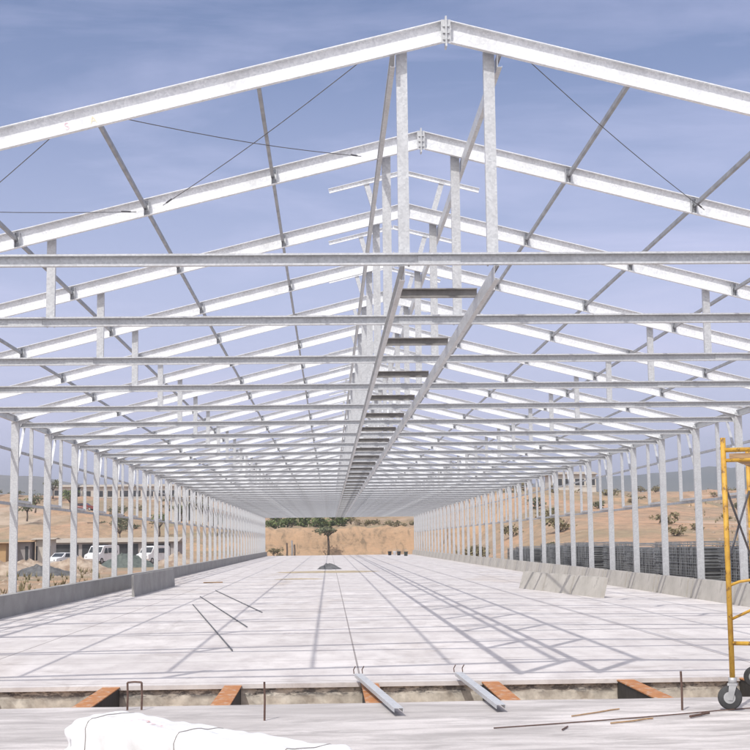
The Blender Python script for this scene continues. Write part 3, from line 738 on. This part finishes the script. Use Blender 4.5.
building('site_hut', 'pale site hut with two narrow dark doors right of the grey hut', 39, 54, 131, 2.4, 2.5, 'render', 'roof_tan', 0, -.4, [(.02, .12, .0, 1.9, 'door'), (.84, .98, .0, 1.9, 'door')], .15)
building('storage_container', 'brown ochre storage container at the far left edge', -12, 10, 127, 2.4, 2.2, 'ochre', 'ochre', 0, -.4, [(.5, .7, .2, 1.6, 'door')], .08)
building('block_house', 'small block house with tall dark openings at the far left columns', 172, 206, 205, 7, 4.2, 'render', 'roof_tan', 0, None, [(.08, .25, .8, 3.2, 'opening'), (.5, .62, .8, 3.2, 'opening')], .3)
building('white_workshop', 'pale workshop on the slope seen between the right columns', 552, 596, 235, 8, 3.4, 'render', 'roof_tan', 4)
def vehicle(name, label, cat, x, y, rz, kind='van', paint='white'):
    o = thing(name, label, cat, (x, y, gz(x, y)+.02), rz, None); o.scale = (.82, .82, .82)
    if kind == 'van':
        prof = [(-2.3, .35), (2.2, .35), (2.35, .6), (2.3, 1.05), (1.6, 1.25), (1.05, 1.95), (.8, 2.05), (-2.2, 2.1), (-2.35, 1.9)]; hw = .92; zw = .36; ax = (-1.5, 1.55)
        win = [(.95, 1.72, 1.25, 1.85)]
    else:
        prof = [(-2.0, .3), (2.0, .3), (2.1, .55), (2.0, .8), (1.1, .95), (.5, 1.4), (-.9, 1.42), (-1.6, 1.0), (-2.05, .92)]; hw = .84; zw = .31; ax = (-1.3, 1.3)
        win = [(-1.1, .7, .95, 1.34)]
    mb = MB(); n = len(prof)
    mb.add([(a, -hw*(1 if b < 1.0 else .92), b) for a, b in prof]+[(a, hw*(1 if b < 1.0 else .92), b) for a, b in prof],
           [tuple(range(n)), tuple(range(n, 2*n))[::-1]]+[(i, (i+1) % n, n+(i+1) % n, n+i) for i in range(n)])
    me = mb.mesh('body', M[paint]); link('body', me, o)
    for a, b, c, d in (win if kind != 'van' else [(.25, .95, 1.2, 1.8), (-1.9, .1, 1.25, 1.8)]):
        for s in (-1, 1):
            mb = MB(); mb.add([(a, s*(hw+.004), c), (b, s*(hw+.004), c), (b-(.25 if b > .4 else 0), s*(hw*.93+.004), d), (a+.05, s*(hw*.93+.004), d), (a, s*(hw-.06), c), (b, s*(hw-.06), c), (b-(.25 if b > .4 else 0), s*(hw-.12), d), (a+.05, s*(hw-.12), d)],
                              [(0, 1, 2, 3), (7, 6, 5, 4), (0, 4, 5, 1), (1, 5, 6, 2), (2, 6, 7, 3), (3, 7, 4, 0)]); link('window', mb.mesh('window', M['glass']), o)
    f = [(1.6, 1.25), (1.05, 1.95)] if kind == 'van' else [(1.1, .95), (.5, 1.4)]
    (a0, b0), (a1, b1) = f; mb = MB(); e = .012
    mb.add([(a0-.03+e, -hw*.85, b0+.03+e), (a0-.03+e, hw*.85, b0+.03+e), (a1+.03+e, hw*.82, b1-.04+e), (a1+.03+e, -hw*.82, b1-.04+e), (a0-.08, -hw*.85, b0), (a0-.08, hw*.85, b0), (a1-.05, hw*.82, b1-.08), (a1-.05, -hw*.82, b1-.08)],
           [(0, 1, 2, 3), (7, 6, 5, 4), (0, 4, 5, 1), (1, 5, 6, 2), (2, 6, 7, 3), (3, 7, 4, 0)]); link('windscreen', mb.mesh('windscreen', M['glass']), o)
    for a in ax:
        for s in (-1, 1):
            mb = MB(); mb.tube([(a, s*(hw-.18), zw), (a, s*(hw+.01), zw)], zw-.01, 18); wl = link('wheel', mb.mesh('wheel', M['rubber']), o)
            mb = MB(); mb.tube([(a, s*(hw+.0), zw), (a, s*(hw+.02), zw)], zw*.55, 12); link('rim', mb.mesh('rim', M['castor']), wl)
    for s in (-1, 1):
        zz = .78 if kind == 'van' else .62; a = 2.30 if kind == 'van' else 2.06
        mb = MB(); mb.box(a-.03, a+.035, s*(hw-.3)-.12, s*(hw-.3)+.12, zz-.08, zz+.08); link('headlight', mb.mesh('headlight', M['castor']), o)
vehicle('parked_van', 'white van parked in front of the open shed, left one of the two vans', 'van', X(104, 132), 132, math.radians(-112), 'van')
vehicle('parked_van', 'white van parked farther right, seen between the left columns', 'van', X(154, 138), 138, math.radians(-116), 'van')
vehicle('parked_car', 'white car parked beside the pale site hut', 'car', X(66, 127), 127, math.radians(-120), 'car')
vehicle('parked_car', 'dark red car on the earth slope below the long farm building', 'car', X(86, 215), 215, math.radians(-10), 'car', 'redp')
# poles
def pole(x, y, h, label):
    mb = MB(); mb.tube([(0, 0, 0), (0, 0, h)], [.12, .08], 8); o = thing('utility_pole', label, 'pole', (x, y, gz(x, y)-.1)); link('pole_shaft', mb.mesh('pole_shaft', M['castor'], True), o)
    mb = MB(); mb.bar((-.7, 0, h-.4), (.7, 0, h-.4), .09); link('cross_arm', mb.mesh('cross_arm', M['bark']), o)
pole(X(107, 150), 143, 4.6, 'thin pole standing by the left van'); pole(X(161, 150), 146, 4.6, 'thin pole standing by the right van')

# ------------------------------------------------------------------ small things on the slab
def heap(x, y, lx, ly, h, m, name, label, cat, seed):
    mb = MB(); n, k = 36, 8; vs = [(0, 0, h)]
    for j in range(1, k+1):
        for i in range(n):
            a = 2*PI*i/n; r = j/k*(1+.3*noise.noise((math.cos(a)*1.3, math.sin(a)*1.3, seed))+.12*noise.noise((math.cos(a)*5, math.sin(a)*5, seed)))
            vs.append((math.cos(a)*r*lx, math.sin(a)*r*ly, max(0, h*(1-(j/k)**1.6)*(1+.5*noise.noise((a*2, j*.6, seed))))+.002))
    fs = [(0, 1+i, 1+(i+1) % n) for i in range(n)]
    for j in range(k-1):
        for i in range(n): a = 1+j*n+i; b = 1+j*n+(i+1) % n; fs.append((a, a+n, b+n, b))
    mb.add(vs, fs); return tag(link(name, mb.mesh(name, m, True), None, (x, y, 0)), label, cat)
heap(-1.35, 76, 2.9, 2.2, .05, M['sand'], 'sand_spill', 'thin tan spill of sand on the middle of the slab', 'sand', 3)
heap(-1.3, 84, .75, 1.4, .30, M['meshd'], 'tarpaulin_heap', 'dark crumpled tarpaulin heap on the slab behind the sand spill', 'tarpaulin', 5)
heap(-2.6, 62, 1.2, .6, .035, M['sand'], 'sand_spill', 'small tan sand streak on the slab nearer than the main spill', 'sand', 8)
for k, (px, y, lx, h, m, lab) in enumerate(((8, 96, 3.4, .55, 'rock', 'low earthy spoil heap in the yard at the far left edge'), (30, 108, 2.6, .5, 'rock', 'low rubble heap before the grey site hut'),
        (44, 92, 2.2, .4, 'meshd', 'dark scrap heap nearest the left columns'), (78, 112, 3.0, .6, 'rock', 'spoil heap between the white car and the left van'),
        (128, 120, 2.6, .7, 'tarp', 'dark green tarpaulin heap between the two vans'), (178, 128, 2.4, .6, 'rock', 'spoil heap right of the right van'))):
    o = heap(0, 0, lx, 1.6, h*1.6, M[m], 'spoil_heap', lab, 'heap', 31+k); o.location = (X(px, y), y, gz(X(px, y), y)-.03); o['group'] = 'heaps in the yard left of the hall'
mb = MB(); mb.bar((-.36, 0, .02), (.36, .25, .02), .2, .04); tag(link('wooden_plank', mb.mesh('wooden_plank', M['wood']), None, (-6.0, 57.8, 0)), 'short reddish plank lying on the slab near the left plinth', 'plank')
for k, (px, y, m, lab) in enumerate(((388, 158, 'rubber', 'black bucket on the far end of the slab, left one of the row'), (393, 162, 'white', 'white bucket at the far end of the slab'), (397, 156, 'rubber', 'black bucket right of the white bucket at the far end'), (404, 150, 'tarp', 'dark green bucket farthest right at the far end'))):
    o = thing('bucket', lab, 'bucket', (X(px, y), y, 0), 0, 'buckets at the far end of the slab')
    mb = MB(); mb.tube([(0, 0, 0), (0, 0, .42), (0, 0, .45)], [.17, .22, .24], 14); link('bucket_body', mb.mesh('bucket_body', M[m], True), o)
    mb = MB(); mb.tube([(-.22, 0, .42), (-.16, 0, .6), (0, 0, .67), (.16, 0, .6), (.22, 0, .42)], .012, 6); link('handle', mb.mesh('handle', M['castor']), o)
for k, (px, y, h) in enumerate(((286, 172, 1.9), (291, 173, 2.2), (293.5, 171, 1.7))):
    mb = MB(); mb.tube([(0, 0, 0), (.04, 0, h*.5), (0, 0, h)], [.13, .11, .10], 8)
    tag(link('wooden_post', mb.mesh('wooden_post', M['bark' if k != 1 else 'castor']), None, (X(px, y), y, gz(X(px, y), y)-.05)), ('dark stump post left of the pale one beyond the slab end', 'tall pale post beyond the slab end', 'short dark post right of the pale one beyond the slab end')[k], 'post')

# ------------------------------------------------------------------ haze, sky, sun
mb = MB(); mb.box(-2700, 2700, -950, 4000, -30, 150)
hz = link('haze', mb.mesh('haze', []) if False else None) if False else None
me = bpy.data.meshes.new('haze'); me.from_pydata(mb.v, [], mb.f)
bmh = bmesh.new(); bmh.from_mesh(me); bmesh.ops.recalc_face_normals(bmh, faces=bmh.faces); bmh.to_mesh(me); bmh.free()
mh = bpy.data.materials.new('pale_air'); mh.use_nodes = True; nt = mh.node_tree
for n_ in list(nt.nodes): nt.nodes.remove(n_)
ou = nt.nodes.new('ShaderNodeOutputMaterial'); pv = nt.nodes.new('ShaderNodeVolumePrincipled')
pv.inputs['Color'].default_value = (.82, .86, .95, 1); pv.inputs['Density'].default_value = .00055; pv.inputs['Anisotropy'].default_value = .2
nt.links.new(pv.outputs[0], ou.inputs['Volume']); me.materials.append(mh)
tag(link('haze', me), kind='stuff')

AX, AY = .357, .72
sun_dir = Vector((AX, AY, -1)).normalized()     # light travels this way
el = math.asin(-sun_dir.z); toward = -sun_dir
sl = bpy.data.lights.new('sun', 'SUN'); sl.energy = 3.6; sl.angle = math.radians(.53); sl.color = (1, .965, .91)
so = bpy.data.objects.new('sun', sl); col.objects.link(so); so.rotation_euler = sun_dir.to_track_quat('-Z', 'Y').to_euler(); so.location = (0, 0, 60)
w = bpy.data.worlds.new('World'); scn.world = w; w.use_nodes = True; nt = w.node_tree; bg = nt.nodes['Background']
sky = nt.nodes.new('ShaderNodeTexSky'); sky.sky_type = 'NISHITA'; sky.sun_disc = False
sky.sun_elevation = el; sky.sun_rotation = math.atan2(toward.x, toward.y); sky.air_density = 1.0; sky.dust_density = 1.2; sky.ozone_density = 2.5
tc = nt.nodes.new('ShaderNodeTexCoord'); mp = nt.nodes.new('ShaderNodeMapping'); mp.inputs['Scale'].default_value = (1.2, 1.2, 7); mp.inputs['Rotation'].default_value = (0, math.radians(6), 0)
nt.links.new(tc.outputs['Generated'], mp.inputs[0])
nz = nt.nodes.new('ShaderNodeTexNoise'); nz.inputs['Scale'].default_value = 2.4; nz.inputs['Detail'].default_value = 8; nz.inputs['Roughness'].default_value = .6; nz.inputs['Distortion'].default_value = .5
nt.links.new(mp.outputs[0], nz.inputs['Vector'])
cf = ramp(nt, nz.outputs['Fac'], [(.44, (0,)*3), (.62, (.22,)*3), (.78, (.50,)*3)])
sep = nt.nodes.new('ShaderNodeSeparateXYZ'); nt.links.new(tc.outputs['Generated'], sep.inputs[0])
hzf = ramp(nt, sep.outputs[2], [(0, (.88,)*3), (.12, (.72,)*3), (.22, (.36,)*3), (.32, (.10,)*3), (.42, (.0,)*3), (.60, (.25,)*3), (.85, (.5,)*3)])
add = nt.nodes.new('ShaderNodeMath'); add.operation = 'ADD'; add.use_clamp = True
nt.links.new(cf, add.inputs[0]); nt.links.new(hzf, add.inputs[1])
c = mixc(nt, add.outputs[0], sky.outputs[0], (9.0, 8.8, 10.0))
tint = mixc(nt, 1.0, c, (.90, .935, 1.13), 'MULTIPLY')
dp = nt.nodes.new('ShaderNodeVectorMath'); dp.operation = 'DOT_PRODUCT'; dp.inputs[1].default_value = toward
nt.links.new(tc.outputs['Generated'], dp.inputs[0])
glow = ramp(nt, dp.outputs['Value'], [(.10, (0,)*3), (.6, (.2,)*3), (.97, (.75,)*3)])
tint = mixc(nt, glow, tint, (19, 18.4, 17.2))
nt.links.new(tint, bg.inputs['Color']); bg.inputs['Strength'].default_value = .105

# ------------------------------------------------------------------ camera
yaw, pitch, roll, f = .0338, .1177, -.0116, 1402.2
cy, sy = math.cos(yaw), math.sin(yaw)
fw = Vector((sy*math.cos(pitch), cy*math.cos(pitch), math.sin(pitch))); r = Vector((cy, -sy, 0)); u = r.cross(fw)
r2 = r*math.cos(roll)+u*math.sin(roll); u2 = -r*math.sin(roll)+u*math.cos(roll)
cam = bpy.data.cameras.new('camera'); co = bpy.data.objects.new('camera', cam); col.objects.link(co)
Mx = Matrix((r2, u2, -fw)).transposed().to_4x4(); Mx.translation = Vector((CX, 0, CZ)); co.matrix_world = Mx
cam.sensor_width = 36; cam.lens = f/750*36; cam.clip_start = .1; cam.clip_end = 12000
scn.camera = co
scn.render.engine = 'CYCLES'
scn.cycles.volume_bounces = 0
scn.render.resolution_x = scn.render.resolution_y = 1024
vs_ = scn.view_settings; vs_.view_transform = 'Standard'; vs_.look = 'None'; vs_.gamma = 1; vs_.use_curve_mapping = False; vs_.exposure = -.05
